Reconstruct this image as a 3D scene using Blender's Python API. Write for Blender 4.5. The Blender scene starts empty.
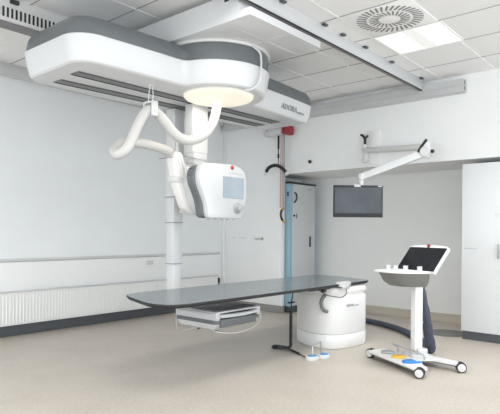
import bpy, bmesh, math, random
from mathutils import Vector, Matrix
PI = math.pi
R = math.radians
random.seed(3)
scene = bpy.context.scene
COL = scene.collection

# ------------------------------------------------------------------ materials
def mat(name, color, rough=0.5, metal=0.0, noise=0.0, nscale=8.0, bump=0.0, bscale=60.0,
        emit=None, estr=0.0, coat=0.0, spec=0.5, alpha=1.0):
    m = bpy.data.materials.new(name)
    m.use_nodes = True
    nt = m.node_tree
    b = nt.nodes['Principled BSDF']
    c = (*color, 1.0)
    b.inputs['Base Color'].default_value = c
    b.inputs['Roughness'].default_value = rough
    b.inputs['Metallic'].default_value = metal
    b.inputs['Specular IOR Level'].default_value = spec
    b.inputs['Coat Weight'].default_value = coat
    tc = nt.nodes.new('ShaderNodeTexCoord')
    if noise > 0:
        n = nt.nodes.new('ShaderNodeTexNoise')
        n.inputs['Scale'].default_value = nscale
        n.inputs['Detail'].default_value = 5
        nt.links.new(tc.outputs['Object'], n.inputs['Vector'])
        r = nt.nodes.new('ShaderNodeValToRGB')
        lo = tuple(max(0, x * (1 - noise)) for x in color)
        hi = tuple(min(1, x * (1 + noise)) for x in color)
        r.color_ramp.elements[0].position = 0.3
        r.color_ramp.elements[1].position = 0.7
        r.color_ramp.elements[0].color = (*lo, 1)
        r.color_ramp.elements[1].color = (*hi, 1)
        nt.links.new(n.outputs['Fac'], r.inputs['Fac'])
        nt.links.new(r.outputs['Color'], b.inputs['Base Color'])
    if bump > 0:
        n2 = nt.nodes.new('ShaderNodeTexNoise')
        n2.inputs['Scale'].default_value = bscale
        nt.links.new(tc.outputs['Object'], n2.inputs['Vector'])
        bp = nt.nodes.new('ShaderNodeBump')
        bp.inputs['Strength'].default_value = bump
        bp.inputs['Distance'].default_value = 0.002
        nt.links.new(n2.outputs['Fac'], bp.inputs['Height'])
        nt.links.new(bp.outputs['Normal'], b.inputs['Normal'])
    if emit:
        b.inputs['Emission Color'].default_value = (*emit, 1)
        b.inputs['Emission Strength'].default_value = estr
    return m

def floor_mat():
    m = mat('linoleum', (0.56, 0.49, 0.42), 0.42)
    nt = m.node_tree; b = nt.nodes['Principled BSDF']
    tc = nt.nodes.new('ShaderNodeTexCoord')
    a = nt.nodes.new('ShaderNodeTexNoise'); a.inputs['Scale'].default_value = 2.2; a.inputs['Detail'].default_value = 6
    c = nt.nodes.new('ShaderNodeTexNoise'); c.inputs['Scale'].default_value = 38; c.inputs['Detail'].default_value = 4
    mx = nt.nodes.new('ShaderNodeMath'); mx.operation = 'MULTIPLY_ADD'; mx.inputs[1].default_value = 0.6
    r = nt.nodes.new('ShaderNodeValToRGB')
    r.color_ramp.elements[0].position = 0.55; r.color_ramp.elements[0].color = (0.465, 0.415, 0.36, 1)
    r.color_ramp.elements[1].position = 1.0; r.color_ramp.elements[1].color = (0.555, 0.505, 0.45, 1)
    for n in (a, c): nt.links.new(tc.outputs['Object'], n.inputs['Vector'])
    nt.links.new(a.outputs['Fac'], mx.inputs[0]); nt.links.new(c.outputs['Fac'], mx.inputs[2])
    nt.links.new(mx.outputs[0], r.inputs['Fac']); nt.links.new(r.outputs['Color'], b.inputs['Base Color'])
    return m

M = {
    'floor': floor_mat(),
    'wall': mat('wall_paint', (0.86, 0.87, 0.87), 0.85, noise=0.012, nscale=3, bump=0.05),
    'wall_cool': mat('blind_fabric', (0.80, 0.825, 0.84), 0.8, noise=0.015, nscale=2, bump=0.04),
    'alcove': mat('alcove_paint', (0.83, 0.835, 0.825), 0.85, noise=0.012, nscale=3),
    'tile': mat('ceiling_tile', (0.82, 0.82, 0.82), 0.9, noise=0.015, nscale=40, bump=0.1),
    'grid': mat('ceiling_grid', (0.86, 0.86, 0.86), 0.6, noise=0.01),
    'joint': mat('tile_joint', (0.36, 0.36, 0.36), 0.8, noise=0.02),
    'plinth': mat('dark_plinth', (0.08, 0.088, 0.10), 0.5, noise=0.04),
    'coved': mat('coved_skirting', (0.50, 0.45, 0.38), 0.5, noise=0.03, nscale=30),
    'skirt': mat('grey_skirting', (0.27, 0.265, 0.25), 0.5, noise=0.03),
    'white': mat('white_lacquer', (0.61, 0.62, 0.63), 0.3, noise=0.006, coat=0.2),
    'warmwhite': mat('warm_white', (0.80, 0.79, 0.77), 0.4, noise=0.006),
    'greywhite': mat('grey_white', (0.66, 0.66, 0.65), 0.45, noise=0.01),
    'shellgrey': mat('shell_grey', (0.13, 0.142, 0.15), 0.4, noise=0.02),
    'slot': mat('slot_grey', (0.19, 0.19, 0.195), 0.5, noise=0.03),
    'dark': mat('dark_rubber', (0.02, 0.02, 0.022), 0.5, noise=0.05),
    'black': mat('black_plastic', (0.012, 0.012, 0.014), 0.35, noise=0.04),
    'screen': mat('black_glass', (0.012, 0.013, 0.016), 0.12, noise=0.03),
    'bluescreen': mat('bluish_screen', (0.045, 0.055, 0.068), 0.35, noise=0.25, nscale=4),
    'lcd': mat('pale_touch_screen', (0.34, 0.40, 0.45), 0.15, noise=0.12, nscale=4),
    'alu': mat('aluminium', (0.58, 0.585, 0.59), 0.45, metal=0.2, noise=0.02, nscale=20),
    'steel': mat('steel', (0.5, 0.5, 0.5), 0.3, metal=0.9, noise=0.03),
    'table': mat('table_laminate', (0.14, 0.168, 0.178), 0.20, noise=0.03, nscale=3, spec=0.7),
    'trim': mat('table_rim', (0.016, 0.017, 0.02), 0.55, noise=0.05),
    'teal': mat('pale_blue', (0.30, 0.47, 0.56), 0.45, noise=0.02),
    'lockgrey': mat('locker_grey', (0.60, 0.62, 0.62), 0.45, noise=0.01),
    'cabinet': mat('cabinet_white', (0.64, 0.655, 0.665), 0.45, noise=0.006),
    'hose': mat('hose_ivory', (0.56, 0.55, 0.535), 0.5, noise=0.01),
    'bluehose': mat('slate_sleeve', (0.055, 0.065, 0.10), 0.6, noise=0.15, nscale=30),
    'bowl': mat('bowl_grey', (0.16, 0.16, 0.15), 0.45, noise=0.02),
    'red': mat('red_plastic', (0.30, 0.012, 0.025), 0.35, noise=0.03),
    'redlens': mat('red_lens', (0.50, 0.03, 0.03), 0.2, noise=0.03),
    'blue': mat('blue_pedal', (0.02, 0.22, 0.62), 0.4, noise=0.03),
    'paleblue': mat('paleblue_pedal', (0.05, 0.25, 0.50), 0.4, noise=0.03),
    'yellow': mat('yellow_pedal', (0.74, 0.45, 0.05), 0.4, noise=0.03),
    'padgrey': mat('grey_pedal', (0.33, 0.35, 0.36), 0.5, noise=0.03),
    'knob': mat('grey_knob', (0.40, 0.40, 0.41), 0.4, noise=0.02),
    'ink': mat('grey_print', (0.27, 0.28, 0.29), 0.6, noise=0.02),
    'palink': mat('faint_print', (0.42, 0.43, 0.44), 0.6, noise=0.02),
    'amber': mat('amber_end', (0.60, 0.34, 0.05), 0.5, noise=0.03),
    'pinkcord': mat('red_white_cord', (0.55, 0.42, 0.42), 0.6, noise=0.1, nscale=60),
    'radiator': mat('radiator_white', (0.82, 0.82, 0.815), 0.4, noise=0.006),
    'glow': mat('lamp_glow', (0.5, 0.48, 0.42), 0.5, noise=0.005, emit=(1.0, 0.90, 0.74), estr=.34),
    'panel_glow': mat('panel_glow', (0.3, 0.3, 0.3), 0.5, noise=0.005, emit=(1.0, 0.99, 0.96), estr=.44),
    'louvre': mat('louvre_glow', (0.3, 0.3, 0.3), 0.5, noise=0.005, emit=(1.0, 0.99, 0.96), estr=.36),
}

# ------------------------------------------------------------------ mesh helpers (world coordinates unless noted)
def bm_new(): return bmesh.new()

def add_box(bm, x0, x1, y0, y1, z0, z1, bev=0.0, seg=2, rot=None, mi=0):
    t = bmesh.new()
    bmesh.ops.create_cube(t, size=1.0)
    for v in t.verts:
        v.co = Vector(((x0 + x1) / 2 + v.co.x * (x1 - x0), (y0 + y1) / 2 + v.co.y * (y1 - y0), (z0 + z1) / 2 + v.co.z * (z1 - z0)))
    if bev > 0:
        bmesh.ops.bevel(t, geom=list(t.edges), offset=bev, segments=seg, profile=0.5, affect='EDGES')
    if rot is not None: t.transform(rot)
    merge(bm, t, mi)

def merge(bm, t, mi=0):
    vm = {}
    for v in t.verts: vm[v] = bm.verts.new(v.co)
    for f in t.faces:
        try:
            nf = bm.faces.new([vm[v] for v in f.verts]); nf.material_index = mi or f.material_index
        except ValueError:
            pass
    t.free()

def smooth_path(pts, n=6):
    P = [Vector(p) for p in pts]
    if len(P) < 3: return P
    Q = [P[0] * 2 - P[1]] + P + [P[-1] * 2 - P[-2]]
    out = []
    for i in range(1, len(Q) - 2):
        a, b, c, d = Q[i - 1], Q[i], Q[i + 1], Q[i + 2]
        for k in range(n):
            t = k / n
            out.append(0.5 * ((2 * b) + (c - a) * t + (2 * a - 5 * b + 4 * c - d) * t * t + (3 * b - a - 3 * c + d) * t ** 3))
    out.append(P[-1])
    return out

def add_tube(bm, pts, r, seg=10, smooth=0, radii=None, mi=0, ripple=0.0, flat=None):
    P = smooth_path(pts, smooth) if smooth else [Vector(p) for p in pts]
    n = len(P)
    rad = radii if radii else [r] * n
    if radii and len(radii) != n:
        rad = [radii[min(len(radii) - 1, int(i / (n - 1) * (len(radii) - 1) + 0.5))] for i in range(n)]
    if ripple: rad = [a * (1 + ripple * (1 if i % 2 else -1)) for i, a in enumerate(rad)]
    up = None; rings = []
    for i in range(n):
        d = (P[min(i + 1, n - 1)] - P[max(i - 1, 0)])
        if d.length < 1e-9: d = Vector((0, 0, 1))
        d.normalize()
        if up is None:
            up = Vector((0, 0, 1)) if abs(d.z) < 0.9 else Vector((1, 0, 0))
        s = d.cross(up)
        if s.length < 1e-6: s = d.cross(Vector((0, 1, 0)))
        s.normalize(); up = s.cross(d).normalized()
        k = flat if flat else 1.0
        rings.append([bm.verts.new(P[i] + s * math.cos(2 * PI * j / seg) * rad[i] + up * math.sin(2 * PI * j / seg) * rad[i] * k) for j in range(seg)])
    for i in range(n - 1):
        for j in range(seg):
            f = bm.faces.new([rings[i][j], rings[i][(j + 1) % seg], rings[i + 1][(j + 1) % seg], rings[i + 1][j]]); f.material_index = mi
    f = bm.faces.new(list(reversed(rings[0]))); f.material_index = mi
    f = bm.faces.new(rings[-1]); f.material_index = mi

def add_lathe(bm, c, prof, seg=32, axis='z', mi=0, mtx=None):
    """prof: list of (radius, height) along axis, closed with caps."""
    rings = []
    c = Vector(c)
    for (r, h) in prof:
        ring = []
        for j in range(seg):
            a = 2 * PI * j / seg
            p = {'z': Vector((r * math.cos(a), r * math.sin(a), h)), 'x': Vector((h, r * math.cos(a), r * math.sin(a))),
                 'y': Vector((r * math.sin(a), h, r * math.cos(a)))}[axis]
            if mtx is not None: p = mtx @ p
            ring.append(bm.verts.new(c + p))
        rings.append(ring)
    for i in range(len(rings) - 1):
        for j in range(seg):
            f = bm.faces.new([rings[i][j], rings[i][(j + 1) % seg], rings[i + 1][(j + 1) % seg], rings[i + 1][j]]); f.material_index = mi
    bm.faces.new(list(reversed(rings[0]))).material_index = mi
    bm.faces.new(rings[-1]).material_index = mi

def add_layers(bm, layers, mi=0):
    """layers: list of equally long rings of points; skin them and cap."""
    rings = [[bm.verts.new(p) for p in L] for L in layers]
    n = len(rings[0])
    for i in range(len(rings) - 1):
        for j in range(n):
            bm.faces.new([rings[i][j], rings[i][(j + 1) % n], rings[i + 1][(j + 1) % n], rings[i + 1][j]]).material_index = mi
    bm.faces.new(list(reversed(rings[0]))).material_index = mi
    bm.faces.new(rings[-1]).material_index = mi

def add_prism(bm, poly, axis, a, b, bev=0.0, mi=0, seg=2):
    """poly of 2D points extruded along axis from a to b.  axis y: poly=(x,z); axis x: poly=(y,z); axis z: poly=(x,y)"""
    def p3(p, t): return {'y': (p[0], t, p[1]), 'x': (t, p[0], p[1]), 'z': (p[0], p[1], t)}[axis]
    t = bmesh.new()
    A = [t.verts.new(p3(p, a)) for p in poly]; B = [t.verts.new(p3(p, b)) for p in poly]
    n = len(poly)
    for i in range(n): t.faces.new([A[i], A[(i + 1) % n], B[(i + 1) % n], B[i]])
    f1 = t.faces.new(list(reversed(A))); f2 = t.faces.new(B)
    bmesh.ops.recalc_face_normals(t, faces=t.faces[:])
    if bev > 0:
        ed = list({e for f in (f1, f2) for e in f.edges})
        bmesh.ops.bevel(t, geom=ed, offset=bev, segments=seg, profile=0.5, affect='EDGES')
    merge(bm, t, mi)

def round_poly(pts, r, n=5):
    """round the corners of a polygon; r number or list"""
    out = []
    N = len(pts)
    for i in range(N):
        p0, p1, p2 = Vector(pts[i - 1]), Vector(pts[i]), Vector(pts[(i + 1) % N])
        rr = r[i] if isinstance(r, (list, tuple)) else r
        d0 = (p0 - p1); d2 = (p2 - p1)
        k = min(rr, d0.length * 0.49, d2.length * 0.49)
        if k < 1e-6: out.append(tuple(p1)); continue
        a = p1 + d0.normalized() * k; b = p1 + d2.normalized() * k
        for j in range(n + 1):
            t = j / n
            out.append(tuple(a * (1 - t) ** 2 + p1 * 2 * t * (1 - t) + b * t * t))
    return out

INV = {}
def obj(name, bm, m, parent=None, smooth=35, label=None, kind=None):
    """one mesh object; bm is in world coordinates and is moved into the frame of its thing"""
    bmesh.ops.recalc_face_normals(bm, faces=bm.faces[:])
    me = bpy.data.meshes.new(name)
    o = bpy.data.objects.new(name, me)
    if parent is not None and parent.name in INV:
        bm.transform(INV[parent.name]); INV_new = INV[parent.name]
    else:
        INV_new = None
    bm.to_mesh(me); bm.free()
    for mm in (m if isinstance(m, (list, tuple)) else [m]): me.materials.append(M[mm])
    if smooth:
        me.shade_smooth(); me.set_sharp_from_angle(angle=R(smooth))
    COL.objects.link(o)
    if parent is not None: o.parent = parent
    if INV_new is not None: INV[o.name] = INV_new
    if label: o['label'] = label
    if kind: o['kind'] = kind
    return o

def obj_each(name, bm, m, parent=None, smooth=35, label=None):
    """every separate piece of bm becomes a part of its own"""
    left = set(bm.verts); out = []
    while left:
        st = [left.pop()]; comp = set(st)
        while st:
            v = st.pop()
            for e in v.link_edges:
                w_ = e.other_vert(v)
                if w_ in left: left.discard(w_); comp.add(w_); st.append(w_)
        out.append(comp)
    order = sorted(out, key=lambda c: min((round(v.co.x, 4), round(v.co.y, 4), round(v.co.z, 4)) for v in c))
    res = []
    for comp in order:
        t = bmesh.new(); vm = {v: t.verts.new(v.co) for v in comp}
        for f in {f for v in comp for f in v.link_faces}:
            t.faces.new([vm[v] for v in f.verts])
        res.append(obj(name, t, m, parent, smooth, label))
    bm.free()
    return res

def thing(name, label, cat, loc=(0, 0, 0), rotz=0.0, group=None):
    o = bpy.data.objects.new(name, None)
    o.empty_display_size = 0.1
    o.location = loc; o.rotation_euler = (0, 0, rotz)
    COL.objects.link(o)
    o['label'] = label; o['category'] = cat
    if group: o['group'] = group
    INV[o.name] = (Matrix.Translation(loc) @ Matrix.Rotation(rotz, 4, 'Z')).inverted()
    return o

def tag(o, label, cat, group=None):
    o['label'] = label; o['category'] = cat
    if group: o['group'] = group
    return o

def struct(name, bm, m, parent=None, smooth=35):
    return obj(name, bm, m, parent, smooth, kind=None if parent else 'structure')

def text_bm(s, size, mtx, depth=0.001, spacing=1.0):
    cu = bpy.data.curves.new('lettering', 'FONT')
    cu.body = s; cu.size = size; cu.extrude = depth; cu.space_character = spacing
    cu.resolution_u = 3
    o = bpy.data.objects.new('lettering', cu)
    COL.objects.link(o)
    dg = bpy.context.evaluated_depsgraph_get()
    me = bpy.data.meshes.new_from_object(o.evaluated_get(dg))
    bm = bmesh.new(); bm.from_mesh(me)
    bpy.data.objects.remove(o); bpy.data.curves.remove(cu); bpy.data.meshes.remove(me)
    bm.transform(mtx)
    return bm

def frame_mtx(o, ux, uy):
    ux = Vector(ux).normalized(); uy = Vector(uy).normalized(); uz = ux.cross(uy)
    m = Matrix((ux, uy, uz)).transposed().to_4x4()
    m.translation = Vector(o)
    return m

# ------------------------------------------------------------------ the room
BX, LY, CZ = 6.44, 6.155, 3.15        # back wall x, left wall y, ceiling z
SOF = 2.135                          # underside of the bulkhead
RX = 7.42                            # back of the alcove
AY = 5.25                            # left end of the alcove, hidden behind the wall
WY = 4.905                           # edge of the full-height back wall
Y0 = -3.2; X0 = -4.0

bm = bm_new(); add_box(bm, X0, RX + .1, Y0, LY + .1, -.1, 0); struct('floor', bm, 'floor')

# ceiling with its tile joints
bm = bm_new(); add_box(bm, X0, RX + .1, Y0, LY + .1, CZ, CZ + .1)
T = 0.625
gy = [2.47 + T * k for k in range(-9, 6)]
gx = [4.65 + T * k for k in range(-13, 3)]
for y in gy: add_box(bm, X0, BX, y - .010, y + .010, CZ - .004, CZ + .01, mi=1)
for x in gx:
    if x < BX: add_box(bm, x - .006, x + .006, Y0, LY, CZ - .003, CZ + .01, mi=2)
struct('ceiling', bm, ['tile', 'grid', 'joint'], smooth=0)

bm = bm_new(); add_box(bm, X0, RX + .1, LY, LY + .1, 0, CZ); struct('wall_left', bm, 'wall')
bm = bm_new()
add_box(bm, BX, BX + .06, WY, LY, 0, CZ)
struct('wall_back', bm, 'wall')
bm = bm_new()
add_box(bm, BX, BX + .06, Y0, WY, SOF, CZ)
add_box(bm, BX + .06, RX + .1, Y0, LY, SOF, SOF + .06)
struct('wall_bulkhead', bm, 'wall')
bm = bm_new()
add_box(bm, RX, RX + .1, Y0, LY, 0, SOF)
add_box(bm, BX + .06, RX, AY, AY + .08, 0, SOF)
struct('wall_alcove', bm, 'alcove')

bm = bm_new()
add_box(bm, X0, BX - .02, LY - .035, LY, 0, .125, bev=.004)
struct('baseboard_left', bm, 'plinth')
bm = bm_new()
add_box(bm, BX - .014, BX, WY, LY - .04, 0, .11, bev=.003)
add_box(bm, BX, BX + .06, WY - .012, WY, 0, .11, bev=.003)
struct('baseboard_back', bm, 'skirt')
bm = bm_new()
prof = [(RX, .12), (RX - .012, .12), (RX - .014, .05), (RX - .03, .018), (RX - .06, .001), (RX, .001)]
add_prism(bm, prof, 'y', Y0, AY - .001)
struct('baseboard_alcove', bm, 'coved')

# service ledge under the blind, along the left wall
bm = bm_new()
add_box(bm, X0, BX - .10, LY - .045, LY, .45, .865, bev=.006)
add_box(bm, X0, BX - .10, LY - .052, LY - .04, .715, .722)
struct('trim_1', bm, 'wall')
# edge trim in the corner
bm = bm_new()
add_box(bm, BX - .035, BX, LY - .05, LY, .12, CZ - .05, bev=.004)
struct('trim_2', bm, 'wall')

bl = thing('roller_blind', 'pale blue-grey blackout blind covering the whole left wall above the radiator', 'blind', (2.5, LY - .03, .88))
bm = bm_new(); add_box(bm, X0, BX - .12, LY - .03, LY - .018, .90, CZ - .03); obj('fabric', bm, 'wall_cool', bl)
bm = bm_new(); add_box(bm, X0, BX - .12, LY - .05, LY - .012, .868, .905, bev=.008); obj('bottom_bar', bm, 'white', bl)
bm = bm_new(); add_box(bm, X0, BX - .12, LY - .10, LY - .012, CZ - .14, CZ - .001, bev=.004); obj('head_box', bm, 'white', bl)

# flush door in the back wall
bm = bm_new(); add_box(bm, BX - .012, BX, 4.95, 6.08, .115, 2.90, bev=.003)
dr = struct('door_1', bm, 'wall')
bm = bm_new()
add_lathe(bm, (BX - .012, 5.29, 1.135), [(.026, 0), (.026, -.010), (.018, -.012)], 20, 'x')
add_tube(bm, [(BX - .015, 5.29, 1.135), (BX - .06, 5.29, 1.135), (BX - .064, 5.31, 1.135), (BX - .064, 5.40, 1.135)], .010, 10)
obj('door_handle', bm, 'knob', dr, label='steel lever handle')
bm = bm_new(); add_box(bm, BX - .0135, BX - .011, 5.62, 5.78, 1.14, 1.146); add_box(bm, BX - .0135, BX - .011, 5.86, 5.95, 1.14, 1.146)
obj('faint_sign', bm, 'palink', dr)

# radiator
rd = thing('radiator', 'long white ribbed panel radiator low along the left wall', 'radiator', (3.0, LY - .06, .13))
bm = bm_new(); add_box(bm, X0, 6.22, LY - .10, LY - .052, .135, .515, bev=.006); obj('panel', bm, 'radiator', rd)
bm = bm_new()
x = X0 + .03
while x < 6.20:
    add_box(bm, x, x + .018, LY - .106, LY - .098, .155, .495, bev=.004, seg=1); x += .040
obj('rib', bm, 'radiator', rd)
bm = bm_new(); add_box(bm, X0, 6.22, LY - .112, LY - .054, .513, .527, bev=.003); obj('top_grille', bm, 'white', rd)
bm = bm_new()
add_tube(bm, [(6.27, LY - .07, .20), (6.27, LY - .07, .42)], .012, 10); add_lathe(bm, (6.27, LY - .07, .40), [(.014, 0), (.022, .01), (.022, .07), (.012, .08)], 14)
add_tube(bm, [(6.22, LY - .07, .20), (6.27, LY - .07, .20)], .012, 10)
obj('valve', bm, 'black', rd, label='black thermostat valve')
for xx in (0.5, 4.4):
    bm = bm_new(); add_box(bm, xx, xx + .03, LY - .052, LY - .003, .30, .36); obj('bracket', bm, 'radiator', rd)

so = thing('wall_socket', 'small white socket on the ledge above the radiator', 'socket', (4.85, LY - .05, .78))
bm = bm_new(); add_box(bm, 4.79, 4.91, LY - .057, LY - .045, .755, .815, bev=.004); obj('cover_plate', bm, 'white', so)
bm = bm_new()
for cx in (4.82, 4.88): add_lathe(bm, (cx, LY - .0565, .785), [(.020, 0), (.020, -.002)], 18, 'y')
obj_each('outlet', bm, 'greywhite', so)

# aluminium trunking at the top of the back wall
tk = thing('cable_trunking', 'brushed aluminium trunking along the top of the back wall', 'trunking', (BX - .05, 4.0, 3.0))
bm = bm_new()
prof = [(BX - .002, 2.925), (BX - .10, 2.925), (BX - .104, 2.93), (BX - .104, 2.985), (BX - .098, 2.99), (BX - .098, 3.003), (BX - .104, 3.008), (BX - .104, 3.075), (BX - .10, 3.08), (BX - .002, 3.08)]
add_prism(bm, prof, 'y', 2.17, LY - .06); obj('channel', bm, 'alu', tk, smooth=20)
bm = bm_new(); add_box(bm, BX - .10, BX - .002, 2.162, 2.172, 2.93, 3.078, bev=.002); obj('end_cap', bm, 'alu', tk)
bm = bm_new(); add_box(bm, BX - .088, BX - .064, 2.159, 2.163, 2.945, 2.99); add_box(bm, BX - .088, BX - .064, 2.159, 2.163, 3.01, 3.06)
obj_each('end_slot', bm, 'dark', tk)

# ceiling rails for the gantry
r2 = thing('ceiling_rail', 'bright white ceiling rail running beside the light panel to the trunking', 'rail', (3.2, 2.70, 3.02))
bm = bm_new(); add_box(bm, X0, 6.33, 2.655, 2.705, 3.022, CZ - .001, bev=.003); obj('profile', bm, 'white', r2)
bm = bm_new(); add_box(bm, X0, 6.33, 2.676, 2.704, 3.014, 3.023); obj('underside', bm, 'slot', r2)
bm = bm_new(); add_box(bm, X0, 6.33, 2.660, 2.677, 3.016, 3.0235); obj('running_groove', bm, 'dark', r2)
for xx in (3.45, 4.08, 4.40, 4.84, 5.44, 6.24):
    bm = bm_new(); add_box(bm, xx - .04, xx + .02, 2.615, 2.650, 3.130, 3.1455, bev=.003); obj('clamp', bm, 'plinth', r2)
r1 = thing('ceiling_rail', 'slotted grey-white ceiling rail near the left wall, running behind the gantry', 'rail', (3.2, 4.45, 3.0))
bm = bm_new(); add_box(bm, X0, 6.33, 4.35, 4.54, 2.965, CZ - .001, bev=.004); obj('profile', bm, 'greywhite', r1)
bm = bm_new(); add_box(bm, X0, 6.33, 4.375, 4.532, 2.958, 2.966); obj('underside', bm, 'slot', r1)
bm = bm_new(); add_box(bm, X0, 6.33, 4.535, 4.555, 2.975, 3.0); obj('running_groove', bm, 'dark', r1)
bm = bm_new()
x = 0.9
while x < 3.3:
    add_box(bm, x, x + .017, 4.347, 4.352, 2.992, 3.072); x += .0365
obj('vent_slots', bm, 'dark', r1)
bm = bm_new(); add_box(bm, 1.98, 2.05, 4.315, 4.35, 3.11, 3.14, bev=.004); obj('clamp', bm, 'dark', r1)

# light panel and swirl diffuser
lp = thing('ceiling_light', 'square bright light panel in the ceiling beside the round air outlet', 'ceiling light', (4.96, 2.13, CZ))
bm = bm_new()
for a in ((4.655, 5.268, 1.800, 1.812), (4.655, 5.268, 2.448, 2.460), (4.655, 4.667, 1.812, 2.448), (5.256, 5.268, 1.812, 2.448)):
    add_box(bm, a[0], a[1], a[2], a[3], CZ - .010, CZ - .0005)
obj('frame', bm, 'grid', lp)
for y0, y1 in ((1.815, 2.055), (2.19, 2.445)):
    bm = bm_new(); add_box(bm, 4.668, 5.255, y0, y1, CZ - .006, CZ - .001); obj('diffuser', bm, 'panel_glow', lp)
bm = bm_new(); add_box(bm, 4.668, 5.255, 2.062, 2.183, CZ - .007, CZ - .001); obj('louvre', bm, 'louvre', lp)

ad = thing('air_diffuser', 'round swirl air outlet with radial slots in the ceiling beside the light panel', 'air outlet', (4.335, 2.13, CZ))
bm = bm_new(); add_box(bm, 4.035, 4.640, 1.815, 2.445, CZ - .009, CZ - .0005, bev=.002); obj('face_plate', bm, 'grid', ad)
bm = bm_new()
cx, cy = 4.335, 2.13
for k in range(36):
    a = 2 * PI * k / 36
    rot = Matrix.Translation((cx, cy, 0)) @ Matrix.Rotation(a, 4, 'Z')
    add_box(bm, .200, .290, -.0085, .0085, CZ - .0115, CZ - .008, rot=rot @ Matrix.Translation((.245, 0, 0)) @ Matrix.Rotation(R(14), 4, 'Z') @ Matrix.Translation((-.245, 0, 0)))
for k in range(24):
    a = 2 * PI * (k + .5) / 24
    rot = Matrix.Translation((cx, cy, 0)) @ Matrix.Rotation(a, 4, 'Z')
    add_box(bm, .095, .180, -.007, .007, CZ - .0115, CZ - .008, rot=rot @ Matrix.Translation((.14, 0, 0)) @ Matrix.Rotation(R(-14), 4, 'Z') @ Matrix.Translation((-.14, 0, 0)))
obj('slot', bm, 'slot', ad)
bm = bm_new(); add_lathe(bm, (cx, cy, CZ - .009), [(.05, 0), (.05, -.002), (.045, -.003)], 24); obj('hub_cap', bm, 'grid', ad)

ms = thing('motion_detector', 'small black knob on the bulkhead above the locker', 'sensor', (BX, 4.39, 2.28))
bm = bm_new(); add_lathe(bm, (BX, 4.39, 2.28), [(.030, 0), (.030, -.006), (.018, -.010)], 18, 'x'); obj('base', bm, 'white', ms)
bm = bm_new(); add_lathe(bm, (BX - .010, 4.39, 2.28), [(.020, 0), (.026, -.018), (.022, -.035), (.010, -.04)], 18, 'x'); obj('body', bm, 'black', ms)

# ------------------------------------------------------------------ overhead gantry
HC = (3.53, 3.47); HR = 0.49
def sdf(x, y):
    cx, cy = 3.57, 3.88
    u = (x - 3.5) / 1.5
    hy_front = 0.51 - 0.075 * u * u
    dy = y - cy
    hx, hy = 1.52, (hy_front if dy < 0 else 0.50 - 0.075 * min(max(x - 2.9, 0), 2.2))
    r = 0.20 if x < cx else (0.04 if dy < 0 else 0.33)
    qx, qy = abs(x - cx) - hx + r, abs(dy) - hy + r
    d1 = math.hypot(max(qx, 0), max(qy, 0)) + min(max(qx, qy), 0) - r
    d2 = math.hypot(x - HC[0], y - HC[1]) - HR
    k = 0.06
    h = max(k - abs(d1 - d2), 0) / k
    return min(d1, d2) - h * h * k * 0.25
NA = 720
angs = []
for i in range(NA):
    a = 2 * PI * i / NA
    angs.append(a + 0.42 * math.sin(2 * a) * -1.0)      # denser towards the two ends
def ring(inset, z, fn=sdf, c=(3.585, 3.80)):
    out = []
    for a in angs:
        dx, dy = math.cos(a), math.sin(a)
        lo, hi = 0.0, 3.0
        for _ in range(30):
            m = (lo + hi) / 2
            if fn(c[0] + dx * m, c[1] + dy * m) < -inset: lo = m
            else: hi = m
        out.append((c[0] + dx * lo, c[1] + dy * lo, z))
    return out

ga = thing('xray_gantry', 'large white and grey overhead gantry bridge hanging from the ceiling rails', 'x-ray gantry', (3.53, 3.85, 2.5))
bm = bm_new()
add_layers(bm, [ring(.085, 2.500), ring(.060, 2.503), ring(.045, 2.514), ring(.034, 2.54), ring(.018, 2.60), ring(.008, 2.66), ring(0.0, 2.700), ring(.006, 2.706)])
obj('lower_shell', bm, 'white', ga, smooth=28)
bm = bm_new()
add_layers(bm, [ring(.012, 2.704), ring(.012, 2.74), ring(.025, 2.80), ring(.05, 2.845), ring(.075, 2.855)])
obj('upper_shell', bm, 'shellgrey', ga, smooth=40)
bm = bm_new()
add_lathe(bm, (HC[0], HC[1], 0), [(.475, 2.70), (.475, 2.83), (.468, 2.862)], 96)
obj('turret', bm, 'shellgrey', ga)
bm = bm_new()
pr = [(.30, 2.858), (.485, 2.858), (.49, 2.866), (.485, 2.883), (.30, 2.883)]
rs = []
for j in range(96):
    a = 2 * PI * j / 96
    rs.append([bm.verts.new((HC[0] + r * math.cos(a), HC[1] + r * math.sin(a), z)) for r, z in pr])
for j in range(96):
    for i in range(5):
        bm.faces.new([rs[j][i], rs[j][(i + 1) % 5], rs[(j + 1) % 96][(i + 1) % 5], rs[(j + 1) % 96][i]])
obj('turret_ring', bm, 'greywhite', ga)
bm = bm_new(); add_lathe(bm, (HC[0], HC[1], 0), [(.40, 2.87), (.40, 2.884)], 64); obj('turret_neck', bm, 'shellgrey', ga)
# carriage on the rails
bm = bm_new()
add_prism(bm, [(2.60, 2.885), (4.40, 2.885), (4.40, 2.95), (4.33, 2.95), (4.33, 3.10), (2.725, 3.10), (2.725, 2.945), (2.60, 2.945)], 'x', 2.99, 3.95, bev=.003)
ca = obj('carriage', bm, 'white', ga)
bm = bm_new(); add_box(bm, 2.995, 3.945, 2.86, 2.866, 2.8825, 2.8855); add_box(bm, 3.49, 3.494, 2.605, 4.39, 2.8825, 2.8855); add_box(bm, 3.49, 3.495, 2.597, 2.602, 2.885, 2.942)
obj('panel_joint', bm, 'greywhite', ca)
bm = bm_new()
for yy in (2.745, 2.82): add_box(bm, 2.985, 3.0, yy, yy + .045, 3.045, 3.065)
obj_each('roller_slot', bm, 'dark', ca)
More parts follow.
